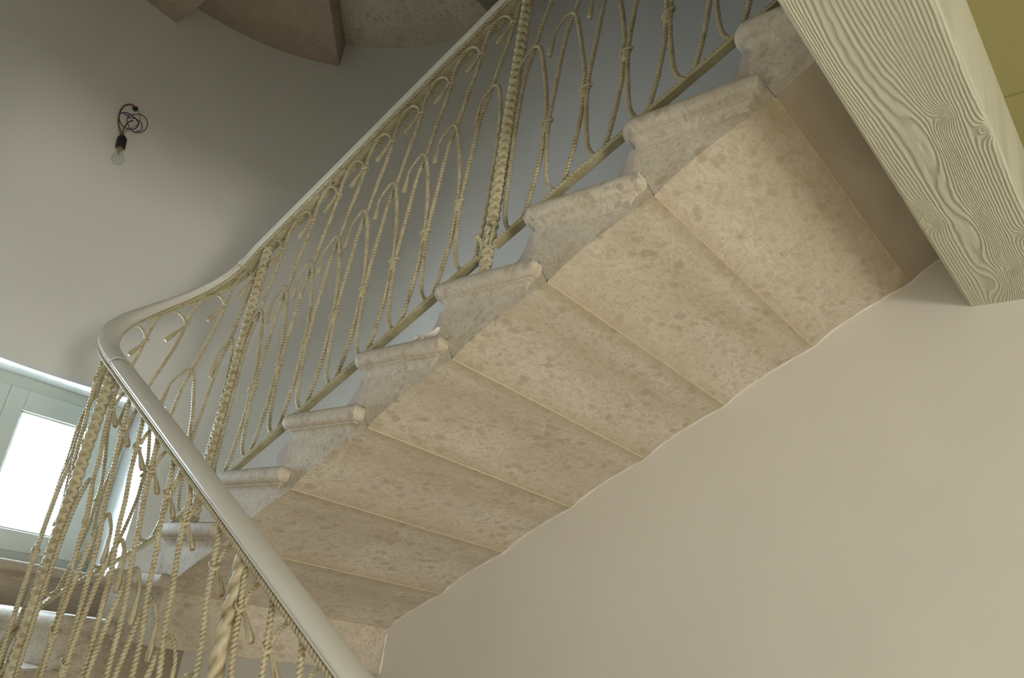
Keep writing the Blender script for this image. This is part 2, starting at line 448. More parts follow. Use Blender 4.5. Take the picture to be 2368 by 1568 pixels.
# ------------------------------------------------------------------ stone steps
OV = 0.040
# moulding profile: (outward, down) - bull-nose over a small ovolo
PROF = [(-0.004, 0.0), (0.022, 0.0)]
for a in np.linspace(80, -75, 10):
    PROF.append((0.016 + 0.025*math.cos(math.radians(a)), 0.025 - 0.025*math.sin(math.radians(a))))
PROF += [(0.018, 0.0495), (0.017, 0.053)]
for a in np.linspace(0, 90, 5):
    PROF.append((0.017 - 0.017*math.sin(math.radians(a))*0.95, 0.053 + 0.024*(1-math.cos(math.radians(a)))**0.9 ))
PROF += [(0.0, 0.079), (-0.004, 0.080)]
def sweep(path, normals, scales, ztop, flip=False):
    """profile swept along a plan path; the normals point outward"""
    V = []; F = []; npf = len(PROF)
    for (p, nn, s) in zip(path, normals, scales):
        for (o_, dz) in PROF:
            V.append((p[0]+nn[0]*o_*s, p[1]+nn[1]*o_*s, ztop-dz))
    for i in range(len(path)-1):
        for j in range(npf-1):
            q = (i*npf+j, (i+1)*npf+j, (i+1)*npf+j+1, i*npf+j+1)
            F.append(q if not flip else q[::-1])
    return V, F
def path_normals(path, side):
    """mitred normals of an open plan polyline; side +1 = left of travel"""
    P = [np.array(p, float) for p in path]; N = []; S = []
    seg = []
    for a, b in zip(P[:-1], P[1:]):
        t = (b-a)/np.linalg.norm(b-a); seg.append(np.array([-t[1], t[0]])*side)
    for i in range(len(P)):
        if i == 0: n_, s = seg[0], 1
        elif i == len(P)-1: n_, s = seg[-1], 1
        else:
            n_ = seg[i-1]+seg[i]; n_ /= np.linalg.norm(n_); s = 1/max(0.3, float(n_@seg[i]))
        N.append(n_); S.append(s)
    return N, S
def arch(u): return 0.0145*math.sin(math.pi*min(1.0, u)**0.72)

def straight_step(parent, k, mp, L, dz=0.0, mat=STONE, soffit=True, smooth_soffit=False, full=True):
    """one cantilevered stone. local axes: u = going down, v = from the open end to the wall.
    mp maps (u, v, z) to the room; u is measured like Y in the upper flight"""
    T = tread(k)+dz
    def zs(j): return Z0 - RR*j + dz
    uf = Y0 + G*(k+0.355) - OV            # riser face
    ub = Y0 + G*(k-1)                     # upper joint on the soffit
    ul = Y0 + G*k                         # lower joint on the soffit
    ur = Y0 + G*(k-0.785)                  # back of the tread, where the moulding returns
    vw = L + 0.03
    Tn = tread(k+1)+dz
    lip = 0.0006
    # outline in (u, z)
    ns = 22
    sof = []
    for i in range(ns+1):
        q = i/ns
        sof.append((ul + (ub-ul)*q - (lip if i == ns else 0) + (lip if i == 0 else 0), zs(k) + (zs(k-1)-zs(k))*q + (arch(q) if soffit and k > -1 else 0)))
    up = [(uf, T-0.006), (uf, Tn+0.001), (ul+0.034, Tn-0.001), (ul+0.0235+lip, zs(k)+0.042)]
    upb = [(ub+0.0235-lip, zs(k-1)+0.042), (ub+0.032, T-0.008)]
    outline = sof + upb + up
    outline = [outline[0]] + outline[1:]
    nO = len(outline)
    V = []; F = []
    vv = [0.0, 0.02] + list(np.linspace(0.14, L, 8)) + [vw]
    for a in vv:
        for (u, z) in outline: V.append(mp(u, a, z))
    stain_shade = []; rust = []
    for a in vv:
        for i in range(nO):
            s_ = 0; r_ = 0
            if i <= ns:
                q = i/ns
                s_ = max(math.exp(-(q/0.09)**1.5)*0.75, math.exp(-((1-q)/0.10)**2)*0.8, math.exp(-((q-0.66)/0.13)**2)*0.42)  # stains at both joints; the mid-stone band is arch shading painted into the colour
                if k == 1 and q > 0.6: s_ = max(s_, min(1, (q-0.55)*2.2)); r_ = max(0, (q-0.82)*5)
            stain_shade.append(s_); rust.append(r_)
    for j in range(len(vv)-1):
        for i in range(nO):
            a, b = j*nO+i, j*nO+(i+1) % nO
            F.append((a, b, b+nO, a+nO))
    # end caps as a fan towards the inside
    for j, rev in ((0, False), (len(vv)-1, True)):
        base = j*nO
        cidx = len(V)
        cu = (uf+ub)/2; cz = (zs(k-0.5)+T)/2 - 0.005
        V.append(mp(cu, vv[j], cz)); stain_shade.append(0); rust.append(0)
        for i in range(nO):
            t = (base+i, base+(i+1) % nO, cidx)
            F.append(t if rev else t[::-1])
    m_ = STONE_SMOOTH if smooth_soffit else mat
    st = mesh('step', V, F, m_, parent, smooth='auto', attrs={'stain_shade': stain_shade, 'rust': rust}, fix=True)
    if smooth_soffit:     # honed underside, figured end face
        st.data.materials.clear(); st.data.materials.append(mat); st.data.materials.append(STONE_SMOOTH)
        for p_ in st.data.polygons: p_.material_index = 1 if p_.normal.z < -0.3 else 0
    # moulded nosing round the front, the open end and a short return
    loc = [(uf, L), (uf, 0.0)]
    nrm = [np.array([1.0, 0.0])]
    path = [(uf, L), (uf, 0.25), (uf, 0.012)]; N = [np.array([1., 0.])]*3; S = [1, 1, 1]
    for a in np.linspace(0, 90, 8):
        c, s = math.cos(math.radians(a)), math.sin(math.radians(a))
        path.append((uf-0.012+0.012*c, 0.012-0.012*s)); N.append(np.array([c, -s])); S.append(1)
    path.append((ur+0.0, 0.0)); N.append(np.array([-0.7071, -0.7071])); S.append(1.4142)
    path.append((ur+0.0, 0.05)); N.append(np.array([-1.0, 0.0])); S.append(1)
    npf = len(PROF); V = []; F = []
    for (p, nn, s) in zip(path, N, S):
        for (o_, dd) in PROF: V.append(mp(p[0]+nn[0]*o_*s, p[1]+nn[1]*o_*s, T-dd))
    for i in range(len(path)-1):
        for j in range(npf-1): F.append((i*npf+j, (i+1)*npf+j, (i+1)*npf+j+1, i*npf+j+1))
    # top and bottom lids
    topi = [i*npf for i in range(len(path))]; boti = [i*npf+npf-1 for i in range(len(path))]
    c0 = len(V); V.append(mp(ur, L, T)); F.append(tuple(topi)+(c0,))
    c1 = len(V); V.append(mp(ur, L, T-0.080)); F.append(tuple(boti)+(c1,))
    mesh('nosing', V, F, mat, st, smooth='auto', fix=True)
    # swelling riser
    prof = []
    zt, zb = T-0.078, Tn+0.001
    for i in range(13):
        q = i/12
        if k <= 4: o_ = 0.026 + 0.016*q + 0.044*q**3
        elif k == 5: o_ = 0.018 + 0.074*math.sin(math.pi*min(1, q*1.04))*(0.6+0.5*q)
        elif k == 6: o_ = 0.012 + 0.045*math.sin(math.pi*q)
        else: o_ = 0.010 + 0.022*math.sin(math.pi*q)
        prof.append((o_, zt + (zb-zt)*q))
    V = []; F = []
    va = [0.0, 0.002, 0.006, 0.014, 0.25, L]; sa = [0.0, 0.7, 0.93, 1.0, 1.0, 1.0]
    for a, s_ in zip(va, sa):
        for (o_, z) in prof: V.append(mp(uf - 0.003 + (o_+0.003)*s_, a, z))
    for j in range(len(va)-1):
        for i in range(12): F.append((j*13+i, j*13+i+1, (j+1)*13+i+1, (j+1)*13+i))
    mesh('riser', V, F, RISER, st, smooth=True, fix=True)
    # pale mortar in the soffit joint and up the end face
    if soffit:
        V = []; F = []
        e = 0.0010 if k in (2, 3, 4) else 0.0005
        for a in (0.0, L): V += [mp(ul-e, a, zs(k)-0.0008), mp(ul+e, a, zs(k)-0.0008), mp(ul+e, a, zs(k)+0.012), mp(ul-e, a, zs(k)+0.012)]
        F = [(0,1,5,4),(1,2,6,5),(2,3,7,6),(3,0,4,7),(0,3,2,1),(4,5,6,7)]
        mesh('mortar_joint', V, F, MORTAR, st, fix=True)
    return st

def up_map(u, v, z): return (XI+v, u, z)
def low_map(u, v, z):
    # the lower flight runs the other way on the near side of the well
    return (XC-RI-v, 2*YC + 0.03 - (u - 4*G) - 0.0, z)

def winder(parent, k, a0, a1, dz=0.0, first=False):
    """wedge-shaped stone of the round turn"""
    T = tread(k)+dz; Bz = T-0.227
    t0, t1 = math.radians(a0), math.radians(a1)
    Ro = RW+0.02
    nA = 14
    def P(t, R): return (XC+R*math.cos(t), YC+R*math.sin(t))
    inner = [P(t0+(t1-t0)*i/nA, RI) for i in range(nA+1)]
    outer = [P(t1+(t0-t1)*i/nA, Ro) for i in range(nA+1)]
    if first:
        inner = [(XI, YC-0.10)] + inner; outer = outer + [(XW+0.01, YC-0.10)]
    poly = inner + outer
    nb = len(poly)
    V = [(p[0], p[1], Bz) for p in poly] + [(p[0], p[1], T-0.006) for p in poly]
    F = [tuple(range(nb)), tuple(range(2*nb-1, nb-1, -1))] + [(i, i+nb, (i+1) % nb+nb, (i+1) % nb) for i in range(nb)]
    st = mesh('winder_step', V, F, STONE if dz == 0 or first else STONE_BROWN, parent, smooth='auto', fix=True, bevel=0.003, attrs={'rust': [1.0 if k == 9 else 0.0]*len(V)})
    # nosing: radial front edge, then round the well
    pr = [P(t1, Ro-0.02), P(t1, RI)] + [P(t1+(t0-t1)*i/nA, RI) for i in range(1, nA+1)]
    if first: pr += [(XI, YC-0.085), (XI+0.05, YC-0.085)]
    else: pr.append(P(t0, RI+0.05))
    N, S = path_normals(pr, -1)
    # outward test: first segment must point to growing angle
    tdir = np.array([-math.sin(t1), math.cos(t1)])
    if N[0]@tdir < 0: N = [-q for q in N]
    v_, f_ = sweep(pr, N, S, T)
    npf = len(PROF)
    c0 = len(v_); v_.append(P((t0+t1)/2, (RI+Ro)/2)+(T,))
    for i in range(len(pr)-1): f_.append((i*npf, (i+1)*npf, c0)); f_.append((i*npf+npf-1, (i+1)*npf+npf-1, (i+1)*npf+npf-2, i*npf+npf-2))
    v_.append(P(t0, Ro-0.02)+(T,)); f_.append(((len(pr)-1)*npf, c0+1, c0)); f_.append((c0+1, 0, c0))
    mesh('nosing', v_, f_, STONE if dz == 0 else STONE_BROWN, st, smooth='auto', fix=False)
    return st

flight = root('stone_stair', (2.0, 1.6, 0.0), 'beige marble cantilevered stair flight with wavy underside seen from below', 'stair')
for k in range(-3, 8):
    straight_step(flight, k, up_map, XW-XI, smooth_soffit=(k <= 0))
for k, a0, a1 in ((8, 0, 45), (9, 45, 90), (10, 90, 135), (11, 135, 180)):
    winder(flight, k, a0, a1, 0.0, first=(k == 8))
for k in range(12, 20):
    straight_step(flight, k, low_map, XW-XI, soffit=False)
# landing slab over the hall at the head of the flight
mb = MB(); mb.box((XLW, -0.67, tread(-4)-0.17), (XW, Y0+G*(-4)+0.09, tread(-4)+0.0)); mb.box((XLW, -0.5, tread(-4)-0.17), (XC-RI, 1.1, tread(-4))); mesh('landing_slab', mb.v, mb.f, STONE_SMOOTH, flight)

upper = root('upper_stone_stair', (2.0, 3.3, 3.2), 'shadowed brown stone winder steps curving overhead at the top edge', 'stair')
for k, a0, a1 in ((8, 0, 45), (9, 45, 90), (10, 90, 135), (11, 135, 180)):
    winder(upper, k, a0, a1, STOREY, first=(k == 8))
for k in range(3, 8): straight_step(upper, k, up_map, XW-XI, dz=STOREY)
for k in range(12, 17): straight_step(upper, k, low_map, XW-XI, dz=STOREY, soffit=False)

# white filler seam where the soffit meets the wall
def seam_tube(name, pts, rad, parent):
    P, T = catmull(pts, 0.02)
    r_ = rad*(1+0.45*np.sin(T*60+1.3*np.sin(T*23)))
    V, F, A = tube(P, T, r_, lobes=0, nv=6); mesh(name, V, F, SEAM, parent, smooth=True)
pts = []
for k in range(0, 8):
    for q in np.linspace(0, 1, 9)[:-1]:
        j = k-1+q
        if k == 0 and q < 0.5: continue
        u = 1-q
        pts.append((XW-0.001, Y0+G*j, Z0-RR*j+arch(u)-0.001))
seam_tube('filler_seam', pts, 0.0035, flight)
seam_tube('filler_seam', [(XW-0.002, YC-0.102, Z0-RR*7-0.002), (XW-0.002, YC-0.104, 0.0), (XW-0.002, YC-0.103, tread(8)-0.227)], 0.0045, flight)

# ------------------------------------------------------------------ window
win = root('window_1', (1.19, 4.15, WZ0)); win['kind'] = 'structure'; win['label'] = 'small overexposed casement window with grey green frame in a deep pale reveal'
FY = 4.15
mb = MB()   # reveal lining: sides, head
yR = YC + math.sqrt(RW**2-(WX1-XC)**2)-0.001; yL = YC + math.sqrt(RW**2-(WX0-XC)**2)-0.001
def revbox(poly, z0, z1):
    mb.prism(poly, z0, z1)
revbox([(WX1, yR), (WX1+0.03, yR+0.02), (WX1+0.03, YO), (WX1, YO)], WZ0, WZ1)
revbox([(WX0-0.03, yL+0.02), (WX0, yL), (WX0, YO), (WX0-0.03, YO)], WZ0, WZ1)
arcp = [cyl_pt(t) for t in np.linspace(tA, tB, 20)]
mb.prism(arcp + [(WX0, YO), (WX1, YO)], WZ1, WZ1+0.03)
mesh('reveal', mb.v, mb.f, REVEAL, win, fix=True)
# stone sill with moulded nosing
SZ = 0.158; SY = 3.885
mb = MB(); mb.prism([(WX0-0.02, YO)] + [(max(WX0-0.02, 0), SY+0.03)] + [(WX1+0.02, SY+0.03), (WX1+0.02, YO)], WZ0-0.21, SZ-0.004)
sill = mesh('stone_sill', mb.v, mb.f, STONE_BROWN, win, fix=True)
v_, f_ = sweep([(WX0-0.12, SY), (WX1+0.10, SY)], [np.array([0, -1.])]*2, [1, 1], SZ)
mbn = MB(); mbn.add(v_, f_); mbn.add([(WX0-0.12, SY, SZ), (WX1+0.10, SY, SZ), (WX1+0.10, FY, SZ), (WX0-0.12, FY, SZ)], [(0, 1, 2, 3)])
mbn.add([(WX0-0.12, SY+0.004, SZ-0.078), (WX1+0.10, SY+0.004, SZ-0.078), (WX1+0.10, SY+0.004, WZ0-0.2), (WX0-0.12, SY+0.004, WZ0-0.2)], [(0, 1, 2, 3)])
mesh('sill_nosing', mbn.v, mbn.f, STONE_BROWN, sill, smooth='auto')
fr_z0, fr_z1 = 0.160, 0.966
mb = MB()
mb.box((WX0, FY, fr_z0), (WX1, FY+0.07, 0.205)); mb.box((WX0, FY, 0.908), (WX1, FY+0.07, fr_z1))
mb.box((WX0, FY, 0.205), (WX0+0.05, FY+0.07, 0.908)); mb.box((WX1-0.05, FY, 0.205), (WX1, FY+0.07, 0.908))
mesh('window_frame', mb.v, mb.f, WPAINT, win, bevel=0.004)
for sgn in (1, -1):
    def sx(a): return 1.188 + sgn*(a-1.188)
    xa, xb_, ga, gb = sx(1.1883), sx(1.731), sx(1.268), sx(1.600)
    def bx(mb_, a, b, y0, y1, z0, z1): mb_.box((min(a, b), y0, z0), (max(a, b), y1, z1))
    mb = MB()
    bx(mb, xa, ga, FY-0.012, FY+0.04, 0.203, 0.910); bx(mb, gb, xb_, FY-0.012, FY+0.04, 0.203, 0.910)
    bx(mb, ga, gb, FY-0.012, FY+0.04, 0.203, 0.291); bx(mb, ga, gb, FY-0.012, FY+0.04, 0.812, 0.910)
    sh = mesh('sash', mb.v, mb.f, WPAINT, win, bevel=0.003)
    mb = MB(); a, b = min(ga, gb), max(ga, gb)
    for (x0, z0, x1, z1) in ((a, 0.291, a+0.008, 0.812), (b-0.008, 0.291, b, 0.812), (a, 0.291, b, 0.299), (a, 0.804, b, 0.812)):
        mb.box((x0, FY+0.002, z0), (x1, FY+0.016, z1))
    mesh('glazing_bead', mb.v, mb.f, WPAINT, sh)
    mb = MB(); mb.box((a-0.004, FY+0.018, 0.287), (b+0.004, FY+0.022, 0.816)); mesh('pane', mb.v, mb.f, GLASS, sh)
    if sgn == 1:
        for hz in (0.23, 0.86):
            v_, f_ = lathe((sx(1.722), FY-0.014, hz-0.02), (0, 0, 1), [(0, 0.006), (0.04, 0.006)], 10); mesh('hinge', v_, f_, BRASS, sh)
grl = root('window_grille', (1.19, 4.42, 0.1), 'pale metal security grille outside behind the bright window pane', 'grille')
for z in (0.21, 0.36, 0.51, 0.66, 0.81, 0.96):
    V, F, A = tube(*catmull([(0.5, 4.42, z), (1.2, 4.42, z+0.003), (1.9, 4.42, z)], 0.1), 0.004, lobes=0, nv=8); mesh('grille_bar', V, F, GRILLE, grl, smooth=True)
for xx in np.arange(0.71, 1.8, 0.16):
    V, F, A = tube(*catmull([(xx, 4.428, 0.0), (xx, 4.428, 0.5), (xx, 4.428, 1.05)], 0.1), 0.004, lobes=0, nv=8); mesh('grille_bar', V, F, GRILLE, grl, smooth=True)

# ------------------------------------------------------------------ the rope-iron balustrade
ARC = math.pi*RHO
S1 = YC + ARC
def plan(s):
    if s <= YC: return XC+RHO, s, (-1.0, 0.0)          # last: unit vector towards the camera side / well centre
    if s < S1:
        t = (s-YC)/RHO; return XC+RHO*math.cos(t), YC+0.188*math.sin(t), (-math.cos(t), -math.sin(t))
    return XC-RHO, YC-(s-S1), (1.0, 0.0)
def h0raw(s):
    if s <= YC: return Z0 - RR*(s-Y0)/G + 0.34
    if s < S1: return 0.375 - 0.583*(s-YC)/ARC
    return -0.208 - 0.556*(s-S1)
def h0(s): return sum(h0raw(s+d)*w for d, w in ((-0.06, .15), (-0.03, .22), (0, .26), (0.03, .22), (0.06, .15)))
def B(s, h, off=0.0):
    """point of the railing: s along the plan, h above the bottom rail, off towards the well"""
    x, y, n_ = plan(s); return np.array([x+n_[0]*off, y+n_[1]*off, h0(s)+h])
bal = root('balustrade', (XC+RHO, 1.5, 1.0), 'cream rope-patterned wrought iron stair railing with pale rounded handrail', 'railing')
S_START, S_END = -0.25, 5.95
def sweep_section(name, s0, s1, sec, hz, mat, parent, step=0.02, off=0.0, smooth='auto', label=None):
    n_ = max(2, int((s1-s0)/step)); V = []; F = []; m_ = len(sec)
    for i in range(n_+1):
        s = s0+(s1-s0)*i/n_
        sl = (h0(s+0.01)-h0(s-0.01))/0.02; cs = 1/math.sqrt(1+sl*sl)
        x, y, nn = plan(s)
        xe, ye, _ = plan(s+0.001); xt, yt, _ = plan(s-0.001); tx, ty = (xe-xt), (ye-yt); tl = math.hypot(tx, ty); tx /= tl; ty /= tl
        for (a, b) in sec:
            # a across, b perpendicular to the slope
            V.append((x+nn[0]*(a+off) - tx*b*sl*cs, y+nn[1]*(a+off) - ty*b*sl*cs, h0(s)+hz+b*cs))
    for i in range(n_):
        for j in range(m_): F.append((i*m_+j, i*m_+(j+1) % m_, (i+1)*m_+(j+1) % m_, (i+1)*m_+j))
    F.append(tuple(range(m_-1, -1, -1))); F.append(tuple(n_*m_+j for j in range(m_)))
    return mesh(name, V, F, mat, parent, smooth=smooth, fix=True, label=label)
# wooden-looking enamel handrail, in three lengths with fine joints
sec = [(-0.026, 0.0), (0.026, 0.0), (0.031, 0.003), (0.034, 0.008), (0.0315, 0.0095), (0.034, 0.011), (0.035, 0.018), (0.031, 0.026), (0.020, 0.034), (0.0, 0.037), (-0.020, 0.034), (-0.031, 0.026), (-0.035, 0.018), (-0.034, 0.011), (-0.0315, 0.0095), (-0.034, 0.008), (-0.031, 0.003)]
for a, b in ((S_START, 2.858), (2.8595, 3.608), (3.6095, S_END)):
    sweep_section('handrail', a, b, sec, 1.020, RAIL, bal, 0.018, smooth=True, label='smooth pale enamelled handrail' if a < 0 else None)
bays = [(0.27, 1.50, 8), (1.50, 2.73, 8), (2.73, 3.57, 5), (3.57, 4.605, 6), (4.605, 5.80, 8)]
bars = [(-0.013, -0.004), (0.013, -0.004), (0.014, 0.0), (0.013, 0.004), (-0.013, 0.004), (-0.014, 0.0)]
sweep_section('top_bar', S_START, S_END-0.03, [(-0.020, 0.0), (0.020, 0.0), (0.020, 0.008), (-0.020, 0.008)], 1.010, BAR, bal)
def rope(name, pts, rad, mat, parent, pitch=0.022, step=0.0024, lobes=2, amp=0.25, taper=None, phase=None, label=None, nv=8):
    P, T = catmull(pts, step)
    r_ = np.full(len(P), rad)
    if taper is not None: r_ = rad*np.interp(T/T[-1], taper[0], taper[1])
    V, F, A = tube(P, T, r_, lobes=lobes, amp=amp, pitch=pitch, nv=nv, phase=random.random()*6 if phase is None else phase)
    return mesh(name, V, F, mat, parent, smooth=True, attrs={'groove': A}, label=label)
def rail_rope(s0, s1, h, off, rad, parent, name):
    n_ = int((s1-s0)/0.03)+1
    return rope(name, [B(s, h, off) for s in np.linspace(s0, s1, n_)], rad, IRON, parent, step=0.003, pitch=0.026)
# edge ropes of the top bar
rail_rope(S_START, S_END-0.04, 1.010, 0.021, 0.0062, bal, 'rail_rope')
rail_rope(S_START, S_END-0.04, 1.010, -0.021, 0.0062, bal, 'rail_rope')
for (a, b, n_) in [(-0.2, 0.27, 2)] + bays:
    e0, e1 = a+0.028, b-0.028
    br = sweep_section('bottom_rail', e0, e1, bars, -0.004, BAR, bal, 0.02)
    rail_rope(e0, e1, 0.002, 0.011, 0.0048, br, 'rail_rope')
    for ee, dr in ((e0, -1), (e1, 1)):   # curled ends fixed with bolts
        if ee < 0.2: continue
        rope('curl', [B(ee-dr*0.006, -0.006, 0.004), B(ee+dr*0.010, -0.004, 0.006), B(ee+dr*0.012, 0.02, 0.010), B(ee+dr*0.004, 0.052, 0.014), B(ee-dr*0.004, 0.060, 0.020)], 0.0065, BAR, br, lobes=0, nv=8, step=0.006)
        p = B(ee-dr*0.002, 0.058, 0.012); x_, y_, nn = plan(ee)
        v_, f_ = lathe(p, (nn[0], nn[1], 0.25), [(0, 0.007), (0.004, 0.0085), (0.016, 0.0085), (0.018, 0.006)], 12); mesh('bolt', v_, f_, IRON, br, smooth='auto')

def torus_knot(s, h, off, parent, rs=0.0155, ro=0.0105, tr=0.0042, tilt=0.25):
    V = []; F = []; A = []; n1, n2 = 18, 8
    for i in range(n1):
        a = 2*math.pi*i/n1
        for j in range(n2):
            b = 2*math.pi*j/n2
            k = 1+tr*math.cos(b)/0.012
            V.append(B(s+rs*math.cos(a)*k, h+tr*math.sin(b)+tilt*rs*math.cos(a)+0.003*math.sin(2*a), off+ro*math.sin(a)*k)); A.append(0.5-0.5*math.cos(b))
    for i in range(n1):
        for j in range(n2): F.append((i*n2+j, ((i+1) % n1)*n2+j, ((i+1) % n1)*n2+(j+1) % n2, i*n2+(j+1) % n2))
    return mesh('collar', V, F, IRON, parent, smooth=True, attrs={'groove': A}, fix=True)
S_PTS = [(-.150,1.008),(-.130,.99),(-.119,.955),(-.111,.905),(-.099,.834),(-.078,.77),(-.058,.715),(-.044,.667),(-.031,.60),(-.021,.50),(-.012,.40),(-.0075,.345),(-.007,.305),(-.008,.26),(-.014,.19),(-.028,.09),(-.045,.040),(-.064,.016),(-.085,.008),(-.10,.004)]
H_PTS = [(.143,.640),(.1435,.652),(.134,.668),(.114,.679),(.095,.683),(.074,.664),(.060,.63),(.046,.56),(.025,.46),(.012,.38),(.007,.34),(.007,.305),(.006,.27),(.005,.217),(.012,.148),(.021,.09),(.036,.028),(.046,.004)]
SP_PTS = [(-.150,1.008),(-.130,.99),(-.119,.955),(-.111,.905),(-.099,.834),(-.078,.77),(-.058,.715),(-.046,.667),(-.036,.60),(-.030,.50),(-.030,.40),(-.032,.30),(-.034,.20),(-.038,.12),(-.048,.058),(-.064,.020),(-.085,.008),(-.10,.004)]
HP_PTS = [(.143,.640),(.1435,.652),(.134,.668),(.114,.679),(.095,.683),(.074,.664),(.062,.63),(.052,.56),(.040,.46),(.036,.36),(.036,.26),(.038,.16),(.044,.08),(.052,.02),(.056,.004)]
def tassel(s, h, ds, dh, off, parent, L=0.066):
    n_ = 7; pts = []
    jt = random.uniform(-0.006, 0.006)
    for i in range(n_):
        q = i/(n_-1)
        pts.append(B(s+(ds+jt)*q, h+dh*q, off))
    P, T = catmull(pts, 0.004)
    V, F, A = tube(P, T, 0.0085*np.interp(T/T[-1], [0, .12, .25, .5, .85, 1], [.45, .62, .55, .78, 1.0, .86]), lobes=5, amp=0.10, pitch=0.6, nv=15)
    mesh('tassel', V, F, IRON, parent, smooth=True, attrs={'groove': A})
def unit(c, at_post=False):
    R0 = 0.0064
    j = lambda: random.uniform(-0.0025, 0.0025)
    back = lambda h: -0.005 if 0.6 < h < 0.75 else 0.0
    ps = SP_PTS if at_post else S_PTS; ph = HP_PTS if at_post else H_PTS
    js = j()
    b1 = rope('baluster', [B(c+a+js*(1 if 0.4 < h < 0.95 else 0), h, back(h)) for a, h in ps], R0, IRON, bal)
    jh = j()
    b2 = rope('rope_loop', [B(c+a+jh*(1 if h > 0.4 else 0), h, 0.0055 if 0.6 < h < 0.75 else 0.0) for a, h in ph], R0, IRON, bal,
              taper=([0, .04, .10, .18, 1], [.62, .66, .78, 1, 1]))
    tassel(c+.143+jh, .645, 0.006, -0.068, 0.0055, b2)
    if not at_post:
        torus_knot(c, .305, 0, b1, tilt=random.choice((-1, 1))*0.22)
        v_, f_ = lathe(B(c, .27), (B(c, .30)-B(c, .27)), [(0, 0.0095), (0.004, 0.011), (0.03, 0.011), (0.034, 0.010)], 12)
        mesh('sleeve', v_, f_, BAR, b1, smooth=True)
    b3 = rope('rope_hook', [B(c-.111+a, h, 0.006) for a, h in ((.115, 1.010), (.085, 1.004), (.052, .990), (.022, .955), (.004, .918))], 0.0048, IRON, bal)
    torus_knot(c-.111, .905, 0.001, b3, rs=0.0105, ro=0.010, tr=0.0045, tilt=0.1)
    tassel(c-.108, .903, 0.052, -0.030, 0.008, b3)
def post(s, style):
    Hb, Ht = -0.10, 1.012
    if style == 'plait':
        zz = np.arange(Hb, Ht, 0.0032)
        pt = put('post', None, parent=bal)
        V0, F0, A0 = tube(*catmull([B(s, h) for h in np.linspace(Hb, Ht, 6)], 0.03), 0.0125, lobes=0, nv=12)
        mesh('core', V0, F0, IRON, pt, smooth=True, attrs={'groove': np.ones(len(A0))*0.75})
        base = B(s, Hb); topp = B(s, Ht); x_, y_, nn = plan(s); T2 = np.array([-nn[1], nn[0], 0.0]); N2 = np.array([nn[0], nn[1], 0.0])
        for q in range(4):
            hand = 1 if q % 2 == 0 else -1
            pts = []
            for i, h in enumerate(zz):
                ph = hand*2*math.pi*h/0.060 + (q//2)*math.pi + (0.5*math.pi if hand < 0 else 0)
                w_ = 0.0125 + 0.0015*math.cos(4*math.pi*h/0.060 + q*math.pi)
                c_ = np.array([base[0], base[1], base[2]+(h-Hb)])
                pts.append(c_ + T2*w_*math.cos(ph) + N2*w_*math.sin(ph))
            P = np.array(pts); T = np.concatenate([[0], np.cumsum(np.linalg.norm(np.diff(P, axis=0), axis=1))])
            V, F, A = tube(P, T, 0.0078, lobes=2, amp=0.06, pitch=0.03, nv=7)
            P0 = P  # groove on the faces turned to the core
            rad_ = np.linalg.norm((V[:, :2]-base[:2]), axis=1); A = np.clip((0.0165-rad_)/0.010, 0, 1)
            mesh('strand', V, F, IRON, pt, smooth=True, attrs={'groove': A})
    else:
        pt = rope('post', [B(s, 0)+np.array([0, 0, h]) for h in np.linspace(Hb, Ht, 8)], 0.0175, IRON, bal, pitch=0.15, step=0.004, lobes=3, amp=0.13, nv=18, label='thick twisted rope post')
    return pt
for s, sty in ((0.27, 'plait'), (1.50, 'plait'), (2.73, 'plait'), (3.57, 'plait'), (4.605, 'twist'), (5.80, 'plait')): post(s, sty)
unit(0.0); unit(0.12)
for bi, (a, b, n_) in enumerate(bays):
    e = ((b-a)-(n_-1)*0.13)/2
    for i in range(n_): unit(a+e+0.13*i)
    unit(b-0.005, True)
unit(0.265, True)
# dark rivets under the top bar
for s in np.arange(0.9, 5.6, 0.37):
    p = B(s, 1.006, 0.004); v_, f_ = lathe(p, (0, 0, -1), [(0, 0.004), (0.003, 0.0035)], 8); mesh('rivet', v_, f_, BOLT, bal)

# ------------------------------------------------------------------ bare bulb hanging from the curved wall
lamp = root('bare_bulb_lamp', (1.22, 3.95, 2.28), 'bare clear bulb in black socket hanging from tangled wires on curved wall', 'lamp')
def cylw(th, z, out=0.0): return (XC+(RW-out)*math.cos(th), YC+(RW-out)*math.sin(th), z)
tl = math.radians(91.0)
hx = 1.208
HZ = 2.42
def LP(dx, dz, out=0.04): return (hx+dx, YC+RW-out, HZ+dz)
v_, f_ = lathe((hx+0.006, YC+RW+0.002, HZ-0.003), (0, -1, -0.15), [(0, 0.014), (0.012, 0.014), (0.018, 0.010), (0.020, 0.0)], 14); mesh('wall_plug', v_, f_, BLACK, lamp, smooth='auto')
def wire(pts, rad, mat):
    V, F, A = tube(*catmull(pts, 0.006), rad, lobes=0, nv=8); mesh('wire', V, F, mat, lamp, smooth=True)
wire([LP(0, 0, .015), LP(-.028, -.010, .03), LP(-.058, -.045, .045), LP(-.068, -.09, .05), LP(-.060, -.145, .05), LP(-.036, -.188, .05), LP(-.018, -.208, .05)], 0.0042, CABLE_BR)
wire([LP(-.066, -.10, .05), LP(-.04, -.08, .055), LP(0, -.085, .06), LP(.03, -.10, .055), LP(.02, -.14, .05), LP(-.02, -.158, .05), LP(-.05, -.145, .05), LP(-.068, -.11, .05), LP(-.05, -.085, .045), LP(-.01, -.088, .04)], 0.0026, CABLE_BL)
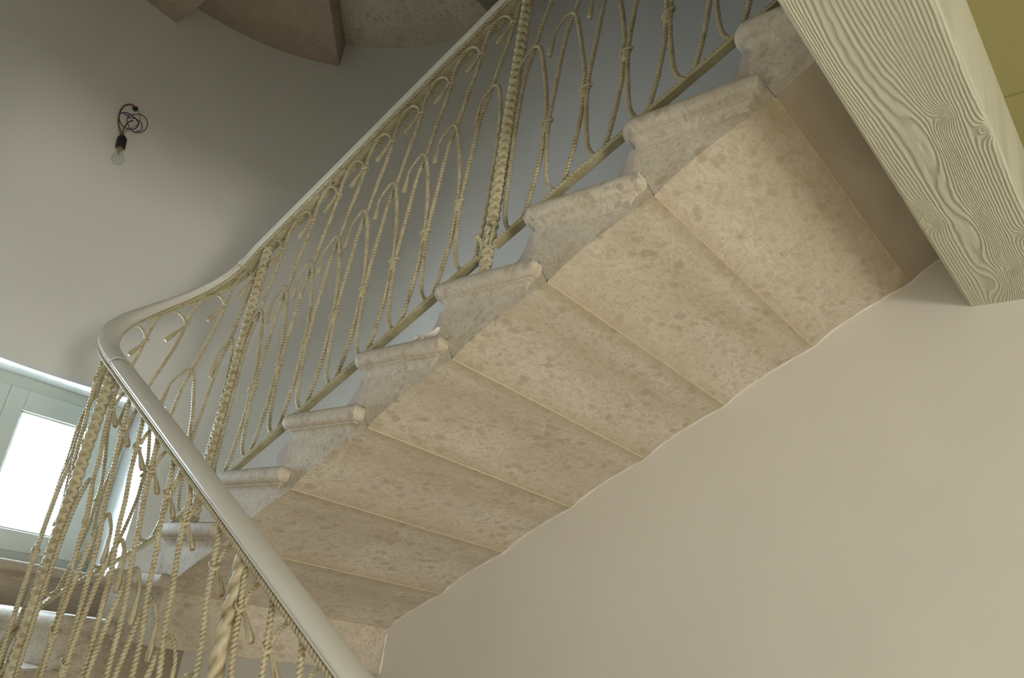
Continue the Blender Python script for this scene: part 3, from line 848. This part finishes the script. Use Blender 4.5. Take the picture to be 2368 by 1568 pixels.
wire([LP(-.03, -.09, .055), LP(.02, -.052, .06), LP(.06, -.06, .06), LP(.072, -.105, .055), LP(.045, -.145, .05), LP(.005, -.15, .05), LP(-.03, -.11, .055), LP(.0, -.09, .06), LP(.04, -.085, .05), LP(.055, -.12, .05), LP(.03, -.150, .05)], 0.0024, CABLE_RD)
wire([LP(.012, -.004, .02), LP(.030, -.05, .04), LP(.032, -.09, .05), LP(.015, -.13, .05), LP(-.01, -.17, .05), LP(-.016, -.206, .05)], 0.0016, CABLE_GR)
wire([LP(.0, -.10, .055), LP(-.02, -.13, .055), LP(-.025, -.17, .05), LP(-.018, -.208, .05)], 0.0038, CABLE_BR)
so = Vector(LP(-.018, -.203, .05)); sa = Vector((0.12, 0.0, -1)).normalized()
v_, f_ = lathe(so, sa, [(0, 0.006), (0.004, 0.015), (0.014, 0.0215), (0.024, 0.0235), (0.066, 0.0235), (0.070, 0.0225)], 20); mesh('socket', v_, f_, BLACK, lamp, smooth='auto')
bs = so + sa*0.068
v_, f_ = lathe(bs, sa, [(0, 0.0135), (0.012, 0.0135), (0.013, 0.010)], 16); cap = mesh('bulb_cap', v_, f_, BRASS, lamp, smooth='auto')
v_, f_ = lathe(bs+sa*0.012, sa, [(0, 0.0125), (0.012, 0.0145), (0.024, 0.022), (0.038, 0.0290), (0.052, 0.0305), (0.066, 0.0265), (0.076, 0.016), (0.080, 0.0)], 24); bulb = mesh('bulb', v_, f_, BULB, lamp, smooth=True)
v_, f_ = lathe(bs+sa*0.012, sa, [(0, 0.004), (0.02, 0.003), (0.03, 0.0015), (0.034, 0.001)], 8); mesh('filament_stem', v_, f_, BRASS, bulb)

# ------------------------------------------------------------------ scrap left on a tread
scrap = root('plaster_scrap', (XI+0.02, 1.60, tread(4)), 'small curled white scrap lying on a tread against the riser', 'scrap')
V, F, A = tube(*catmull([(XI-0.012, 1.672, tread(4)+0.011), (XI-0.006, 1.655, tread(4)+0.013), (XI-0.004, 1.638, tread(4)+0.010)], 0.004), np.array([0.009]*60)[:1], lobes=3, amp=0.15, pitch=0.1, nv=12)
mesh('curl', V, F, SEAM, scrap, smooth=True)
P = []
for i, (yy, zz, hw) in enumerate(((1.660, 0.006, 0.010), (1.640, 0.010, 0.013), (1.615, 0.013, 0.012), (1.592, 0.022, 0.010), (1.580, 0.036, 0.006))):
    for q in (-1, -0.3, 0.4, 1): P.append((XI-0.008+hw*q, yy+0.002*q*q, tread(4)+zz+0.004*math.cos(q*2+i)))
F = [(i*4+j, i*4+j+1, (i+1)*4+j+1, (i+1)*4+j) for i in range(4) for j in range(3)]
P2 = P + [(a, b, c-0.002) for a, b, c in P]; F2 = F + [tuple(k+20 for k in f[::-1]) for f in F]
ed = [0,1,2,3,7,11,15,19,18,17,16,12,8,4]
F2 += [(ed[i], ed[(i+1) % 14], ed[(i+1) % 14]+20, ed[i]+20) for i in range(14)]
mesh('flap', P2, F2, SEAM, scrap, smooth=True, fix=True)
